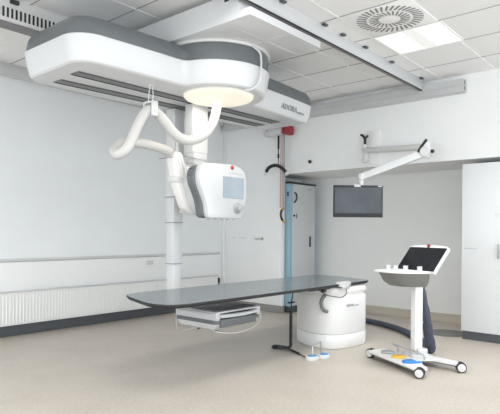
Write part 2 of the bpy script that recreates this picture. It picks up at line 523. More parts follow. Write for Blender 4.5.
# slots in the underside
for (y0, y1, xa, xb, dr_) in ((3.735, 3.865, 2.25, 4.75, -.075), (4.055, 4.185, 2.28, 4.77, -.15)):
    def band(ya, yb, a, b, z0, z1):
        add_prism(bm, [(a, ya), (b, ya + dr_), (b, yb + dr_), (a, yb)], 'z', z0, z1)
    bm = bm_new(); band(y0, y1, xa, xb, 2.494, 2.502); s = obj('track_slot', bm, 'slot', ga)
    bm = bm_new(); band(y1 - .022, y1 - .006, xa + .01, xb - .01, 2.491, 2.4945); band(y0 + .004, y0 + .012, xa + .01, xb - .01, 2.491, 2.4945)
    obj_each('brush_strip', bm, 'dark', s)
# lamp disc
bm = bm_new()
add_lathe(bm, (3.50, 3.42, 0), [(.24, 2.458), (.285, 2.463), (.312, 2.474), (.322, 2.488), (.322, 2.500)], 72)
obj('lamp_disc', bm, 'glow', ga, label='round glowing lamp under the turret')
bm = bm_new()
add_layers(bm, [[(3.50 + r * math.cos(2 * PI * j / 72), 3.42 + r * math.sin(2 * PI * j / 72), z) for j in range(72)] for r, z in ((.334, 2.500), (.334, 2.493), (.329, 2.491), (.323, 2.4995))])
obj('lamp_rim', bm, 'greywhite', ga)
# cable on the turret
bm = bm_new()
add_tube(bm, [(3.36, 3.06, 2.872), (3.45, 3.005, 2.872), (3.535, 2.962, 2.82), (3.558, 2.962, 2.76), (3.560, 2.962, 2.70), (3.555, 2.964, 2.60), (3.53, 2.978, 2.53), (3.49, 3.02, 2.493), (3.46, 3.07, 2.490)], .010, 8, smooth=5)
obj('cable', bm, 'alu', ga, label='thin grey cable looped over the turret')
# lettering at the right end of the bridge
bm = text_bm('ADORA', .085, frame_mtx((4.45, 3.418, 2.566), (1, .06, 0), (0, -.2, 1)), .002, 1.05)
merge(bm, text_bm('system', .046, frame_mtx((4.77, 3.436, 2.566), (1, .09, 0), (0, -.2, 1)), .002, 1.05))
obj_each('letter', bm, 'ink', ga, smooth=0)

# ------------------------------------------------------------------ tube column and head
tu = thing('xray_tube_unit', 'white x-ray tube head with touch screen hanging on its lit column', 'x-ray tube', (3.58, 3.80, 2.494))
bm = bm_new(); add_box(bm, 3.495, 3.70, 3.760, 3.875, 2.02, 2.489, bev=.008); obj('column_segment', bm, 'white', tu)
bm = bm_new(); add_box(bm, 3.50, 3.685, 3.75, 3.852, 1.955, 2.02, bev=.006); obj('column_segment', bm, 'white', tu)
bm = bm_new(); add_box(bm, 3.51, 3.675, 3.757, 3.846, 1.70, 1.955, bev=.006); obj('column_segment', bm, 'white', tu)
bm = bm_new(); add_box(bm, 3.490, 3.705, 3.745, 3.872, 2.018, 2.024); add_box(bm, 3.495, 3.69, 3.745, 3.857, 1.953, 1.958); obj('collar', bm, 'greywhite', tu)
# control head
HX0 = .042
outl = [(3.31, 1.875), (3.69, 1.895), (3.845, 1.865), (3.905, 1.775), (3.895, 1.57), (3.845, 1.395), (3.815, 1.375), (3.385, 1.368), (3.365, 1.40), (3.35, 1.50), (3.30, 1.60), (3.255, 1.68), (3.245, 1.76), (3.265, 1.835)]
outl = round_poly([(x + HX0, z) for x, z in outl], [.03, .05, .06, .05, .05, .03, .03, .02, .03, .05, .05, .05, .05, .04], 4)
bm = bm_new(); add_prism(bm, outl, 'y', 3.45, 3.52, bev=.014)
hd = obj('control_head', bm, 'white', tu)
gl = [(3.31, 1.865), (3.70, 1.885), (3.84, 1.85), (3.885, 1.77), (3.875, 1.57), (3.83, 1.40), (3.80, 1.385), (3.385, 1.37), (3.35, 1.385), (3.33, 1.50), (3.285, 1.60), (3.235, 1.68), (3.222, 1.76), (3.245, 1.83)]
gl = round_poly([(x + HX0 - .004, z) for x, z in gl], .04, 4)
bm = bm_new(); add_prism(bm, gl, 'y', 3.505, 3.60, bev=.02); gb = obj('side_band', bm, 'shellgrey', tu, label='dark grey curved side band')
bm = bm_new()
for k in range(8):
    zz = 1.705 + k * .016
    xx = 3.2325 - (zz - 1.68) / .08 * .0105 if zz < 1.76 else 3.222 + (zz - 1.76) / .07 * .023
    add_box(bm, xx + HX0 - .001, xx + HX0 + .02, 3.53, 3.58, zz, zz + .005)
obj('vent_grille', bm, 'dark', gb)
bk = [(3.34, 1.85), (3.70, 1.87), (3.83, 1.82), (3.85, 1.60), (3.80, 1.42), (3.42, 1.40), (3.36, 1.50), (3.28, 1.66), (3.28, 1.78)]
bm = bm_new(); add_prism(bm, round_poly([(x + HX0, z) for x, z in bk], .05, 4), 'y', 3.59, 3.76, bev=.03); obj('tube_housing', bm, 'white', tu)
bm = bm_new(); add_box(bm, 3.600, 3.892, 3.446, 3.452, 1.565, 1.772, bev=.002); sf = obj('screen_frame', bm, 'knob', hd)
bm = bm_new(); add_box(bm, 3.606, 3.886, 3.4435, 3.447, 1.571, 1.766); obj('touch_screen', bm, 'lcd', hd)
bm = bm_new(); add_lathe(bm, (3.80, 3.452, 1.475), [(.055, 0), (.052, -.012), (.036, -.03), (.030, -.055), (.012, -.06)], 24, 'y'); add_box(bm, 3.760, 3.855, 3.395, 3.44, 1.465, 1.50, bev=.010)
obj('control_knob', bm, 'knob', hd, label='grey rotary control knob')
bm = bm_new(); add_lathe(bm, (3.725, 3.455, 1.862), [(.022, 0), (.020, -.012), (.010, -.018)], 20, 'y'); obj('red_lens', bm, 'redlens', hd, label='small red lens')
bm = bm_new(); add_box(bm, 3.685, 3.865, 3.4485, 3.451, 1.805, 1.811); obj('faint_print', bm, 'palink', hd)
bm = bm_new()
for k in range(5): add_lathe(bm, (3.45 + k * .085, 3.485, 1.366), [(.014, 0), (.012, -.008)], 12)
obj_each('underside_stud', bm, 'knob', hd)
# curved yoke behind the head
bm = bm_new()
yo = [(3.215, 1.985), (3.315, 1.98), (3.345, 1.88), (3.375, 1.76), (3.40, 1.64), (3.50, 1.43), (3.46, 1.40), (3.36, 1.46), (3.30, 1.57), (3.255, 1.68), (3.23, 1.78), (3.20, 1.90)]
add_prism(bm, round_poly(yo, .03, 3), 'y', 3.70, 3.80, bev=.015)
yk = obj('yoke', bm, 'warmwhite', tu)
bm = bm_new()
add_box(bm, 3.23, 3.345, 3.688, 3.812, 1.70, 1.76, bev=.008)
add_tube(bm, [(3.285, 3.715, 1.96), (3.335, 3.69, 1.84), (3.36, 3.685, 1.74)], .016, 10)
add_tube(bm, [(3.245, 3.715, 1.95), (3.285, 3.69, 1.84), (3.30, 3.685, 1.74)], .010, 10)
obj('cable_clamp', bm, 'greywhite', yk)
bm = bm_new(); add_box(bm, 3.36, 3.58, 3.70, 3.80, 1.62, 1.86, bev=.02); obj('mount_arm', bm, 'warmwhite', tu)
bm = bm_new(); add_tube(bm, [(3.05, 3.72, 1.895), (3.22, 3.715, 1.93), (3.36, 3.71, 1.95), (3.52, 3.735, 1.95)], .003, 6, smooth=4); add_tube(bm, [(3.36, 3.71, 1.90), (3.43, 3.735, 1.895), (3.52, 3.745, 1.905)], .003, 6, smooth=4)
obj_each('thin_wire', bm, 'slot', tu)

# ------------------------------------------------------------------ hose and its hanger
HP = [(3.515, 3.45, 2.449), (3.505, 3.45, 2.40), (3.490, 3.452, 2.33), (3.465, 3.46, 2.25), (3.40, 3.48, 2.15), (3.30, 3.5, 2.083), (3.199, 3.53, 2.062), (3.095, 3.56, 2.105), (2.996, 3.58, 2.20), (2.934, 3.6, 2.262),
      (2.850, 3.6, 2.283), (2.780, 3.6, 2.225), (2.697, 3.58, 2.11), (2.615, 3.55, 1.975), (2.562, 3.55, 1.898), (2.528, 3.60, 1.865), (2.54, 3.67, 1.895), (2.605, 3.71, 1.948),
      (2.69, 3.74, 1.995), (2.851, 3.745, 2.012), (3.037, 3.75, 2.006), (3.17, 3.755, 1.985), (3.205, 3.757, 1.972)]
bm = bm_new(); add_tube(bm, HP, .043, 16, smooth=14, ripple=.018)
tag(obj('corrugated_hose', bm, 'hose', smooth=80), 'thick ivory corrugated hose looping from the lamp disc to the tube head', 'hose')
hg = thing('hose_hanger', 'small white clip on two wires holding up the ivory hose', 'hanger', (2.857, 3.60, 2.494))
bm = bm_new(); add_box(bm, 2.818, 2.884, 3.536, 3.552, 2.225, 2.345, bev=.004); add_box(bm, 2.818, 2.884, 3.648, 3.664, 2.225, 2.345, bev=.004)
add_box(bm, 2.818, 2.884, 3.536, 3.664, 2.334, 2.352, bev=.004)
obj('clip', bm, 'white', hg)
for dx in (-.022, .022):
    bm = bm_new(); add_tube(bm, [(2.857 + dx * .5, 3.60, 2.492), (2.857 + dx, 3.60, 2.43), (2.850 + dx, 3.60, 2.345)], .0035, 6); obj('wire', bm, 'white', hg)
bm = bm_new(); add_lathe(bm, (2.857, 3.60, 2.499), [(.03, 0), (.03, -.007), (.02, -.010)], 18); obj('ceiling_plate', bm, 'greywhite', hg)

# ------------------------------------------------------------------ detector column and detector tray
de = thing('detector_unit', 'white detector tray under the table carried by the tall telescopic column behind', 'detector', (3.665, 4.12, 2.49))
cxd, cyd = 3.590, 4.128
for (z0, z1, h) in ((1.59, 2.488, .066), (1.33, 1.592, .062), (.91, 1.332, .058), (.52, .912, .052)):
    bm = bm_new(); add_box(bm, cxd - h, cxd + h, cyd - h, cyd + h, z0, z1, bev=.005)
    s = obj('column_segment', bm, 'white', de)
    if z0 > .5:
        bm = bm_new(); add_box(bm, cxd - h - .003, cxd + h + .003, cyd - h - .003, cyd + h + .003, z0, z0 + .006); obj('collar', bm, 'slot', s)
bm = bm_new()
add_tube(bm, [(3.56, 4.05, 2.2), (3.56, 4.045, 1.72), (3.58, 4.04, 1.60), (3.615, 4.035, 1.50), (3.595, 4.04, 1.43)], .020, 8, smooth=5)
obj('hanging_cable', bm, 'greywhite', de)
bm = bm_new(); add_box(bm, 3.53, 3.65, 3.70, 4.16, .475, .535, bev=.012); obj('support_arm', bm, 'warmwhite', de)
# detector housing
x0, x1, y0, y1 = 3.292, 3.894, 3.22, 3.757
def rrect(x0, x1, y0, y1, r, z, n=5):
    pts = []
    for (cx, cy, a0) in ((x1 - r, y1 - r, 0), (x0 + r, y1 - r, 90), (x0 + r, y0 + r, 180), (x1 - r, y0 + r, 270)):
        for k in range(n + 1):
            a = R(a0 + 90 * k / n); pts.append((cx + r * math.cos(a), cy + r * math.sin(a), z))
    return pts
bm = bm_new(); add_layers(bm, [rrect(x0 + .05, x1 - .12, y0 + .10, y1 - .04, .03, .362), rrect(x0 + .02, x1 - .05, y0 + .05, y1 - .02, .03, .382), rrect(x0 + .006, x1 - .006, y0 + .014, y1 - .005, .03, .425), rrect(x0 + .006, x1 - .006, y0 + .014, y1 - .005, .03, .430)])
dt = obj('lower_shell', bm, 'white', de)
bm = bm_new(); add_layers(bm, [rrect(x0, x1, y0 + .008, y1, .03, .428), rrect(x0, x1, y0 + .008, y1, .03, .464)]); obj('grey_band', bm, 'shellgrey', de)
bm = bm_new()
add_box(bm, x0, x0 + .05, y0, y1, .462, .535, bev=.008)
add_box(bm, x1 - .05, x1, y0, y1, .462, .535, bev=.008)
add_box(bm, x0, x1, y0 + .05, y1, .515, .538, bev=.006)
add_box(bm, x0, x1, y0, y0 + .06, .522, .540, bev=.006)
obj('top_shell', bm, 'white', de)
bm = bm_new(); add_box(bm, x0 + .06, x1 - .02, y0 + .045, y1 - .02, .537, .543); obj('top_plate', bm, 'shellgrey', de, label='dark grey detector plate')
bm = bm_new(); add_box(bm, x0 + .05, x1 - .05, y0 + .035, y0 + .10, .46, .52); obj('cassette_slot', bm, 'dark', de)
bm = bm_new()
arc = [(x0 + .05 + (x1 - x0 - .09) * t, y0 + .015 - .04 * math.sin(PI * t), .497) for t in [k / 14 for k in range(15)]]
add_tube(bm, arc, .018, 10)
obj('drawer_handle', bm, 'white', de)
bm = bm_new(); add_box(bm, x0 + .06, x1 - .06, y0 + .002, y0 + .02, .395, .466, bev=.004); obj('drawer_front', bm, 'shellgrey', de)
bm = bm_new()
add_tube(bm, [(3.295, 3.72, .535), (3.255, 3.70, .48), (3.235, 3.68, .40), (3.235, 3.66, .34)], .003, 6, smooth=5)
add_tube(bm, [(3.25, 3.60, .34), (3.265, 3.53, .36), (3.30, 3.44, .395), (3.36, 3.42, .40)], .003, 6, smooth=5)
add_tube(bm, [(3.885, 3.23, .49), (3.885, 3.21, .45), (3.83, 3.19, .39), (3.70, 3.18, .35), (3.52, 3.20, .335), (3.37, 3.26, .35), (3.33, 3.32, .38)], .003, 6, smooth=5)
obj_each('cable', bm, 'greywhite', de)
bm = bm_new(); add_lathe(bm, (3.40, 3.34, .352), [(.016, 0), (.016, .02)], 12); add_lathe(bm, (3.35, 3.50, .352), [(.014, 0), (.014, .03)], 12); obj_each('foot_stud', bm, 'dark', de)

# ------------------------------------------------------------------ examination table
TT = .70
tb = thing('examination_table', 'long grey patient table with black rim on a white rounded pedestal', 'examination table', (5.02, 3.25, 0))
top = [(2.50, 2.945), (5.54, 2.925), (5.80, 3.62), (5.62, 3.80), (2.70, 3.81)]
top = [(2.505, 3.17), (2.56, 2.985), (2.70, 2.94), (5.46, 2.915), (5.545, 2.955), (5.70, 3.40), (5.74, 3.62), (5.70, 3.76), (5.56, 3.795), (2.93, 3.81), (2.74, 3.765), (2.665, 3.66)]
top = round_poly(top, [.12, .06, .10, .05, .05, .12, .08, .06, .08, .12, .06, .08], 5)
c0 = Vector((4.1, 3.38))
def shrink(poly, d):
    out = []
    n = len(poly)
    for i in range(n):
        a, b, c = Vector(poly[i - 1]), Vector(poly[i]), Vector(poly[(i + 1) % n])
        t = (c - a).normalized(); nrm = Vector((-t.y, t.x))
        if nrm.dot(c0 - b) < 0: nrm = -nrm
        out.append(tuple(b + nrm * d))
    return out
bm = bm_new()
add_layers(bm, [[(*p, TT - .034) for p in shrink(top, .045)], [(*p, TT - .031) for p in shrink(top, .018)], [(*p, TT - .012) for p in top], [(*p, TT - .001) for p in shrink(top, .001)]])
tp = obj('edge_rim', bm, 'trim', tb)
bm = bm_new(); add_layers(bm, [[(*p, TT - .004) for p in shrink(top, .006)], [(*p, TT) for p in shrink(top, .008)]])
obj('tabletop', bm, 'table', tb, smooth=20)
# pedestal
ped = [(4.95, 3.56), (4.84, 3.40), (4.785, 3.25), (4.775, 3.11), (4.815, 3.0), (4.90, 2.935), (5.04, 2.895), (5.325, 2.875), (5.42, 2.92), (5.45, 3.05), (5.40, 3.22), (5.33, 3.40), (5.23, 3.55), (5.08, 3.60)]
ped = round_poly(ped, [.10, .09, .07, .07, .06, .06, .08, .04, .05, .06, .08, .08, .08, .08], 4)
pc = Vector((5.08, 3.23))
def pscale(s): return [tuple(pc + (Vector(p) - pc) * s) for p in ped]
def pl(s, z): return [(*p, z) for p in pscale(s)]
bm = bm_new(); add_layers(bm, [pl(.985, .004), pl(1.0, .012), pl(1.0, .148), pl(.994, .152)]); obj('pedestal_base', bm, 'radiator', tb)
bm = bm_new(); add_layers(bm, [pl(.985, .150), pl(.985, .158)]); obj('seam', bm, 'bowl', tb)
bm = bm_new(); add_layers(bm, [pl(.992, .156), pl(.998, .160), pl(.998, .55), pl(.99, .565)]); pd = obj('pedestal_cover', bm, 'radiator', tb)
bm = bm_new(); add_layers(bm, [pl(.96, .56), pl(.96, .60), pl(1.005, .605), pl(1.01, .63), pl(.98, .655), pl(.80, .666)]); obj('pedestal_head', bm, 'warmwhite', tb)
bm = bm_new(); add_box(bm, 4.45, 5.30, 3.02, 3.10, .645, .667, bev=.003); add_box(bm, 4.45, 5.30, 3.52, 3.60, .645, .667, bev=.003); obj_each('support_rail', bm, 'trim', tb)
# bow handle on the front of the pedestal
bm = bm_new()
add_tube(bm, [(4.79, 3.055, .585), (4.762, 3.078, .55), (4.748, 3.09, .50), (4.752, 3.082, .45), (4.765, 3.06, .415), (4.795, 3.035, .40)], .017, 10, smooth=5)
obj('grab_handle', bm, 'bowl', tb, label='curved dark grey grab handle')
# lettering on the pedestal side
bm = text_bm('ADORA', .034, frame_mtx((4.965, 2.905, .452), (.16, -.032, 0), (0, 0, 1)), .006, 1.0)
merge(bm, text_bm('system', .022, frame_mtx((5.10, 2.876, .452), (.25, -.012, 0), (0, 0, 1)), .004, 1.0))
obj_each('letter', bm, 'palink', tb, smooth=0)
bm = bm_new(); add_box(bm, 4.83, 5.04, 2.895, 2.965, .672, .722, bev=.010); add_box(bm, 4.86, 5.0, 2.89, 2.91, .645, .69, bev=.005); cl = obj('rim_clip', bm, 'white', tb, label='white clip on the table edge')
bm = bm_new(); add_tube(bm, [(4.93, 2.895, .66), (4.92, 2.885, .60), (4.86, 2.90, .565), (4.78, 2.94, .572), (4.72, 3.00, .59), (4.62, 3.05, .65)], .006, 8, smooth=5); obj('clip_cable', bm, 'bowl', tb)
bm = bm_new(); add_box(bm, 4.60, 4.66, 2.965, 3.0, .628, .667, bev=.006); add_box(bm, 5.20, 5.27, 2.96, 2.99, .64, .667, bev=.006); obj_each('rail_stop', bm, 'black', tb)

# ------------------------------------------------------------------ table foot switch with coiled lead
fs = thing('foot_switch', 'white foot switch with two blue pedals and black coiled lead beside the pedestal', 'foot switch', (4.38, 2.86, 0))
frot = Matrix.Translation((4.375, 2.875, 0)) @ Matrix.Rotation(R(-12), 4, 'Z') @ Matrix.Scale(.86, 4)
def fbox(bm, *a, **k): add_box(bm, *a, rot=frot, **k)
for (ax, ay) in ((-.085, .015), (.088, .0)):
    bm = bm_new()
    add_layers(bm, [[tuple(frot @ Vector((ax + .085 * s * math.cos(2 * PI * j / 28), ay + .065 * s * math.sin(2 * PI * j / 28), z))) for j in range(28)] for s, z in ((.98, .002), (1, .012), (.95, .035), (.75, .045))])
    pdl = obj('pedal_housing', bm, 'white', fs)
    bm = bm_new()
    add_layers(bm, [[tuple(frot @ Vector((ax + .060 * s * math.cos(2 * PI * j / 24), ay - .006 + .044 * s * math.sin(2 * PI * j / 24), z))) for j in range(24)] for s, z in ((1, .040), (1, .049), (.8, .053))])
    obj('pedal', bm, 'paleblue', pdl, label='light blue pedal')
bm = bm_new(); fbox(bm, -.04, .06, -.03, .05, .003, .022, bev=.006); obj('bridge_plate', bm, 'white', fs)
bm = bm_new(); add_tube(bm, [tuple(frot @ Vector(p)) for p in ((-.06, .03, .03), (-.058, .03, .145), (-.045, .03, .16), (.065, .03, .18), (.08, .03, .165), (.082, .03, .03))], .009, 8)
obj('carry_bar', bm, 'steel', fs, label='thin steel carry bar')
# coiled lead
def coil(a, b, turns, r, n=9):
    a, b = Vector(a), Vector(b); d = (b - a); L = d.length; d.normalize()
    s = d.cross(Vector((0.3, 0.2, 0.93))).normalized() if abs(d.z) < .8 else d.cross(Vector((1, 0, 0))).normalized(); u = s.cross(d)
    return [tuple(a + d * L * (k / (turns * n)) + (s * math.cos(2 * PI * k / n) + u * math.sin(2 * PI * k / n)) * r) for k in range(turns * n + 1)]
bm = bm_new()
add_tube(bm, [(4.48, 3.26, .640), (4.478, 3.28, .50), (4.478, 3.285, .40)], .007, 7, smooth=4)
add_tube(bm, coil((4.478, 3.285, .42), (4.478, 3.285, .05), 26, .013), .006, 6)
obj('hanging_lead', bm, 'dark', fs)
bm = bm_new()
lp_ = [(4.478, 3.285, .05), (4.50, 3.34, .022), (4.52, 3.42, .018), (4.50, 3.49, .018), (4.45, 3.50, .018), (4.41, 3.44, .018), (4.43, 3.36, .020), (4.44, 3.28, .022), (4.40, 3.18, .020), (4.355, 3.08, .018)]
sp = smooth_path(lp_, 14); cp = []
for i in range(len(sp)):
    d = (sp[min(i + 1, len(sp) - 1)] - sp[max(i - 1, 0)]).normalized(); s = d.cross(Vector((0, 0, 1)))
    if s.length < .01: s = Vector((1, 0, 0))
    s.normalize(); u = s.cross(d); a = i * 1.6
    q = sp[i] + (s * math.cos(a) + u * math.sin(a)) * .010; cp.append((q.x, q.y, max(q.z, .007)))
add_tube(bm, cp, .007, 6)
add_tube(bm, [cp[-1], (4.33, 3.02, .012), (4.305, 2.96, .014), (4.30, 2.92, .015)], .006, 6)
obj('floor_lead', bm, 'dark', fs)
bm = bm_new(); add_box(bm, 4.43, 4.53, 3.27, 3.30, .50, .515, bev=.004); obj('lead_clamp', bm, 'black', fs)
bm = bm_new(); add_box(bm, 4.44, 4.52, 3.235, 3.275, .622, .664, bev=.006); obj('lead_clip', bm, 'black', fs)

# ------------------------------------------------------------------ control cart
CX, CY = 4.87, 2.09
ct = thing('control_cart', 'white wheeled control stand with tilted black touch monitor beside the table', 'control stand', (CX, CY, 0), R(145))
B = Matrix.Translation((CX, CY, 0)) @ Matrix.Rotation(R(145), 4, 'Z')       # base frame: +x towards the operator
S = Matrix.Translation((CX, CY, 0)) @ Matrix.Rotation(R(158), 4, 'Z')       # swivelled head
def cb(bm, m, *a, **k): add_box(bm, *a, rot=m, **k)
# base plate
bp_ = [(.15, -.33), (.345, -.30), (.35, -.22), (.285, .36), (.285, .455), (.16, .46), (.14, .34), (.04, .14), (-.08, .17), (-.19, .37), (-.265, .355), (-.16, .08), (-.15, -.08), (-.24, -.32), (-.16, -.36), (-.05, -.14), (.06, -.14), (.14, -.20)]
bm = bm_new(); t = bmesh.new(); add_prism(t, round_poly(bp_, .03, 4), 'z', .055, .082, bev=.006); t.transform(B); merge(bm, t)
obj('base', bm, 'radiator', ct)
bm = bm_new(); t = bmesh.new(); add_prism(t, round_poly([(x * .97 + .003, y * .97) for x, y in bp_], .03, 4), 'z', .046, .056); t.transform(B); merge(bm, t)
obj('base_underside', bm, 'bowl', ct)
# wheels
def wheel(x, y, yaw):
    W = B @ Matrix.Translation((x, y, 0)) @ Matrix.Rotation(yaw, 4, 'Z')
    bm = bm_new()
    for s in (-1, 1):
        t = bmesh.new(); add_lathe(t, (0, s * .021, .046), [(.030, -.013), (.043, -.011), (.046, -.004), (.046, .004), (.043, .011), (.030, .013)], 28, 'y'); t.transform(W); merge(bm, t)
    w = obj('wheel', bm, 'dark', ct, label='black twin castor wheel')
    bm = bm_new()
    for s in (-1, 1):
        t = bmesh.new(); add_lathe(t, (0, s * .0345, .046), [(.035, -.003), (.035, .003), (.028, .006)], 26, 'y'); t.transform(W); merge(bm, t)
    obj_each('hub_disc', bm, 'white', w)
    bm = bm_new(); t = bmesh.new(); add_box(t, -.03, .03, -.009, .009, .03, .07, bev=.004); t.transform(W); merge(bm, t); obj('fork', bm, 'greywhite', w)
wheel(.31, -.31, R(-60)); wheel(.25, .465, R(-40)); wheel(-.225, .375, R(-25)); wheel(-.21, -.34, R(-50))
# column
bm = bm_new(); cb(bm, B, -.10, .09, -.085, .085, .080, .105, bev=.008); cb(bm, B, -.085, .02, -.075, .075, .10, .155, bev=.012); obj('column_foot', bm, 'white', ct)
bm = bm_new(); cb(bm, B, -.046, .034, -.044, .044, .10, .80, bev=.010); obj('column', bm, 'radiator', ct)
bm = bm_new(); cb(bm, B, -.049, .037, -.047, .047, .40, .404); obj('column_joint', bm, 'greywhite', ct)
# pedals on the base
for (y, c, lab) in ((-.13, 'padgrey', 'grey foot pedal'), (.065, 'yellow', 'yellow foot pedal'), (.255, 'blue', 'blue foot pedal')):
    bm = bm_new(); t = bmesh.new()
    add_prism(t, round_poly([(.17, y - .053), (.255, y - .04), (.292, y - .016), (.292, y + .024), (.255, y + .044), (.17, y + .053)], .02, 4), 'z', .082, .104, bev=.008)
    if c == 'blue': add_box(t, .13, .19, y + .02, y + .05, .084, .098, bev=.004)
    t.transform(B); merge(bm, t); obj('foot_pedal', bm, c, ct, label=lab)
# foot bar
bm = bm_new(); add_tube(bm, [tuple(B @ Vector(p)) for p in ((.10, -.16, .080), (.10, -.16, .125), (.13, -.22, .150), (.12, -.13, .150), (.08, .03, .142), (.05, .16, .13), (.03, .19, .11), (.03, .19, .080))], .009, 8, smooth=3)
obj('foot_bar', bm, 'knob', ct)
# tray and bowl
tr = [(.335, -.24), (.10, -.25), (-.03, -.245), (-.035, .185), (.05, .195), (.22, .13), (.335, .0)]
bm = bm_new(); t = bmesh.new(); add_prism(t, round_poly(tr, [.05, .05, .04, .04, .06, .08, .08], 5), 'z', .872, .892, bev=.008); t.transform(S @ Matrix.Translation((0, 0, 0))); merge(bm, t)
tray = obj('tray', bm, 'radiator', ct)
def shr(poly, s, c=(.10, 0)): return [(c[0] + (p[0] - c[0]) * s, c[1] + (p[1] - c[1]) * s) for p in poly]
tro = round_poly(tr, [.05, .05, .04, .04, .06, .08, .08], 5)
bm = bm_new()
L = []
for s, z, cx_ in ((.40, .738, .04), (.64, .745, .06), (.78, .785, .08), (.86, .845, .09), (.90, .873, .10)):
    L.append([tuple(S @ Vector((p[0] - (.10 - cx_) , p[1], z))) for p in shr(tro, s)])
add_layers(bm, L); obj('bowl', bm, 'bowl', ct, label='grey bowl-shaped housing under the tray')
# control knobs on the tray
for (x, y) in ((.20, -.17), (.16, -.11), (.12, -.02), (.07, .11)):
    bm = bm_new(); t = bmesh.new(); add_lathe(t, (x, y, .890), [(.026, 0), (.028, .004), (.024, .010), (.022, .040), (.025, .046), (.018, .048)], 20); t.transform(S); merge(bm, t)
    obj('knob', bm, 'white', tray, label='white control knob')
# monitor: hinge line along local y, leaning back towards local -x
tilt = R(50)
Wm = S @ Matrix.Translation((.015, -.012, .890)) @ Matrix.Rotation(-(PI / 2 - tilt), 4, 'Y')
# in Wm: z runs up the screen, y across, +x is the face normal
hw, hh = .238, .285
fr = [(-hw - .012, -.015), (hw + .012, -.015), (hw + .012, hh + .006), (hw - .03, hh + .022), (0.0, hh + .036), (-hw + .03, hh + .022), (-hw - .012, hh + .006)]
bm = bm_new(); t = bmesh.new(); add_prism(t, round_poly(fr, [.02, .02, .02, .03, .10, .03, .02], 5), 'x', -.030, .004, bev=.006); t.transform(Wm); merge(bm, t)
mo = obj('monitor', bm, 'white', ct)
bm = bm_new(); cb(bm, Wm, .0035, .0065, -hw, hw, .002, hh - .005); obj('screen', bm, 'screen', mo, label='black monitor screen')
bm = bm_new(); t = bmesh.new(); add_lathe(t, (.004, 0.0, hh + .014), [(.016, 0), (.016, .014), (.010, .020)], 20, 'x'); t.transform(Wm); merge(bm, t); obj('stop_button', bm, 'red', mo, label='red stop button')
bm = bm_new(); t = bmesh.new(); add_box(t, -.10, -.028, -.10, .10, -.01, .10, bev=.02); t.transform(Wm); merge(bm, t); obj('monitor_bracket', bm, 'bowl', mo)

# slate sleeve hose from cart to alcove
bm = bm_new()
SH = [(7.25, 4.05, .05), (6.9, 3.85, .042), (6.56, 3.58, .042), (6.45, 3.27, .042), (6.26, 2.93, .042), (6.03, 2.66, .042), (5.75, 2.42, .044), (5.47, 2.22, .052), (5.27, 2.11, .075), (5.17, 2.075, .15), (5.10, 2.065, .28), (5.02, 2.055, .46), (4.965, 2.06, .64), (4.945, 2.065, .745)]
add_tube(bm, SH, .04, 14, smooth=6, radii=[.036, .036, .036, .036, .036, .038, .042, .048, .054, .054, .048, .040, .032, .026], ripple=0)
tag(obj('cable_sleeve', bm, 'bluehose', smooth=80), 'dark slate blue cable sleeve running over the floor to the control stand', 'cable')

# ------------------------------------------------------------------ wall monitor on its arm
wm = thing('wall_monitor', 'wide dark monitor hanging on a white jointed arm from the bulkhead', 'monitor', (BX, 3.45, 2.37))
bm = bm_new(); add_box(bm, BX - .022, BX, 3.285, 3.46, 2.16, 2.62, bev=.004); obj('wall_plate', bm, 'radiator', wm)
bm = bm_new(); add_box(bm, BX - .10, BX - .02, 3.425, 3.50, 2.21, 2.36, bev=.012); add_tube(bm, [(BX - .07, 3.475, 2.19), (BX - .07, 3.475, 2.43)], .030, 16); obj('pivot_bracket', bm, 'greywhite', wm)
E0 = Vector((BX - .07, 3.47, 2.355)); E1 = Vector((6.02, 2.475, 2.20)); E2 = Vector((5.82, 3.215, 1.935))
bm = bm_new(); add_tube(bm, [E0, E1 + Vector((0, 0, .06))], .040, 16); obj('upper_arm', bm, 'greywhite', wm)
bm = bm_new(); add_tube(bm, [E1 + Vector((-.01, 0, -.07)), E1 + Vector((-.01, 0, .10))], .046, 18)
add_lathe(bm, tuple(E1), [(.055, -.065), (.062, -.055), (.062, .055), (.055, .065)], 24, 'x'); obj('elbow', bm, 'white', wm)
bm = bm_new()
d = (E2 - E1).normalized(); up_ = Vector((0, 0, 1)); s_ = d.cross(up_).normalized(); u_ = s_.cross(d)
sec = lambda p, a, b: [tuple(p + s_ * x + u_ * y) for x, y in round_poly([(-a, -b), (a, -b), (a, b), (-a, b)], .012, 3)]
add_layers(bm, [sec(E1 + d * .03, .032, .048), sec(E1 + d * .5 * (E2 - E1).length, .032, .046), sec(E2, .030, .040)]); obj('lower_arm', bm, 'white', wm)
bm = bm_new(); add_tube(bm, [E2 + Vector((0, 0, .03)), E2 + Vector((0, 0, -.10))], .030, 16); add_lathe(bm, tuple(E2), [(.02, -.045), (.045, -.035), (.045, .035), (.02, .045)], 20); obj('drop_tube', bm, 'white', wm)
for (p, q) in ((Vector((BX - .07, 3.475, 2.40)), ((0, 0, 0), (-.01, -.01, .10), (0, .03, .155), (0, .06, .17))), (E1 + Vector((-.05, .03, .03)), ((0, .05, -.03), (0, .02, .02), (0, -.02, .07), (0, -.05, .11)))):
    bm = bm_new(); add_tube(bm, [p + Vector(v) for v in q], .017, 10, smooth=4)
    if p.x > 6.2: add_tube(bm, [p + Vector((-.01, -.01, .11)), p + Vector((0, -.05, .15))], .012, 8)
    obj('cable_loop', bm, 'black', wm)
bm = bm_new(); add_lathe(bm, (E1.x - .02, E1.y - .055, E1.z + .0), [(.018, 0), (.022, -.03), (.016, -.04)], 14, 'y'); obj('tension_knob', bm, 'black', wm)
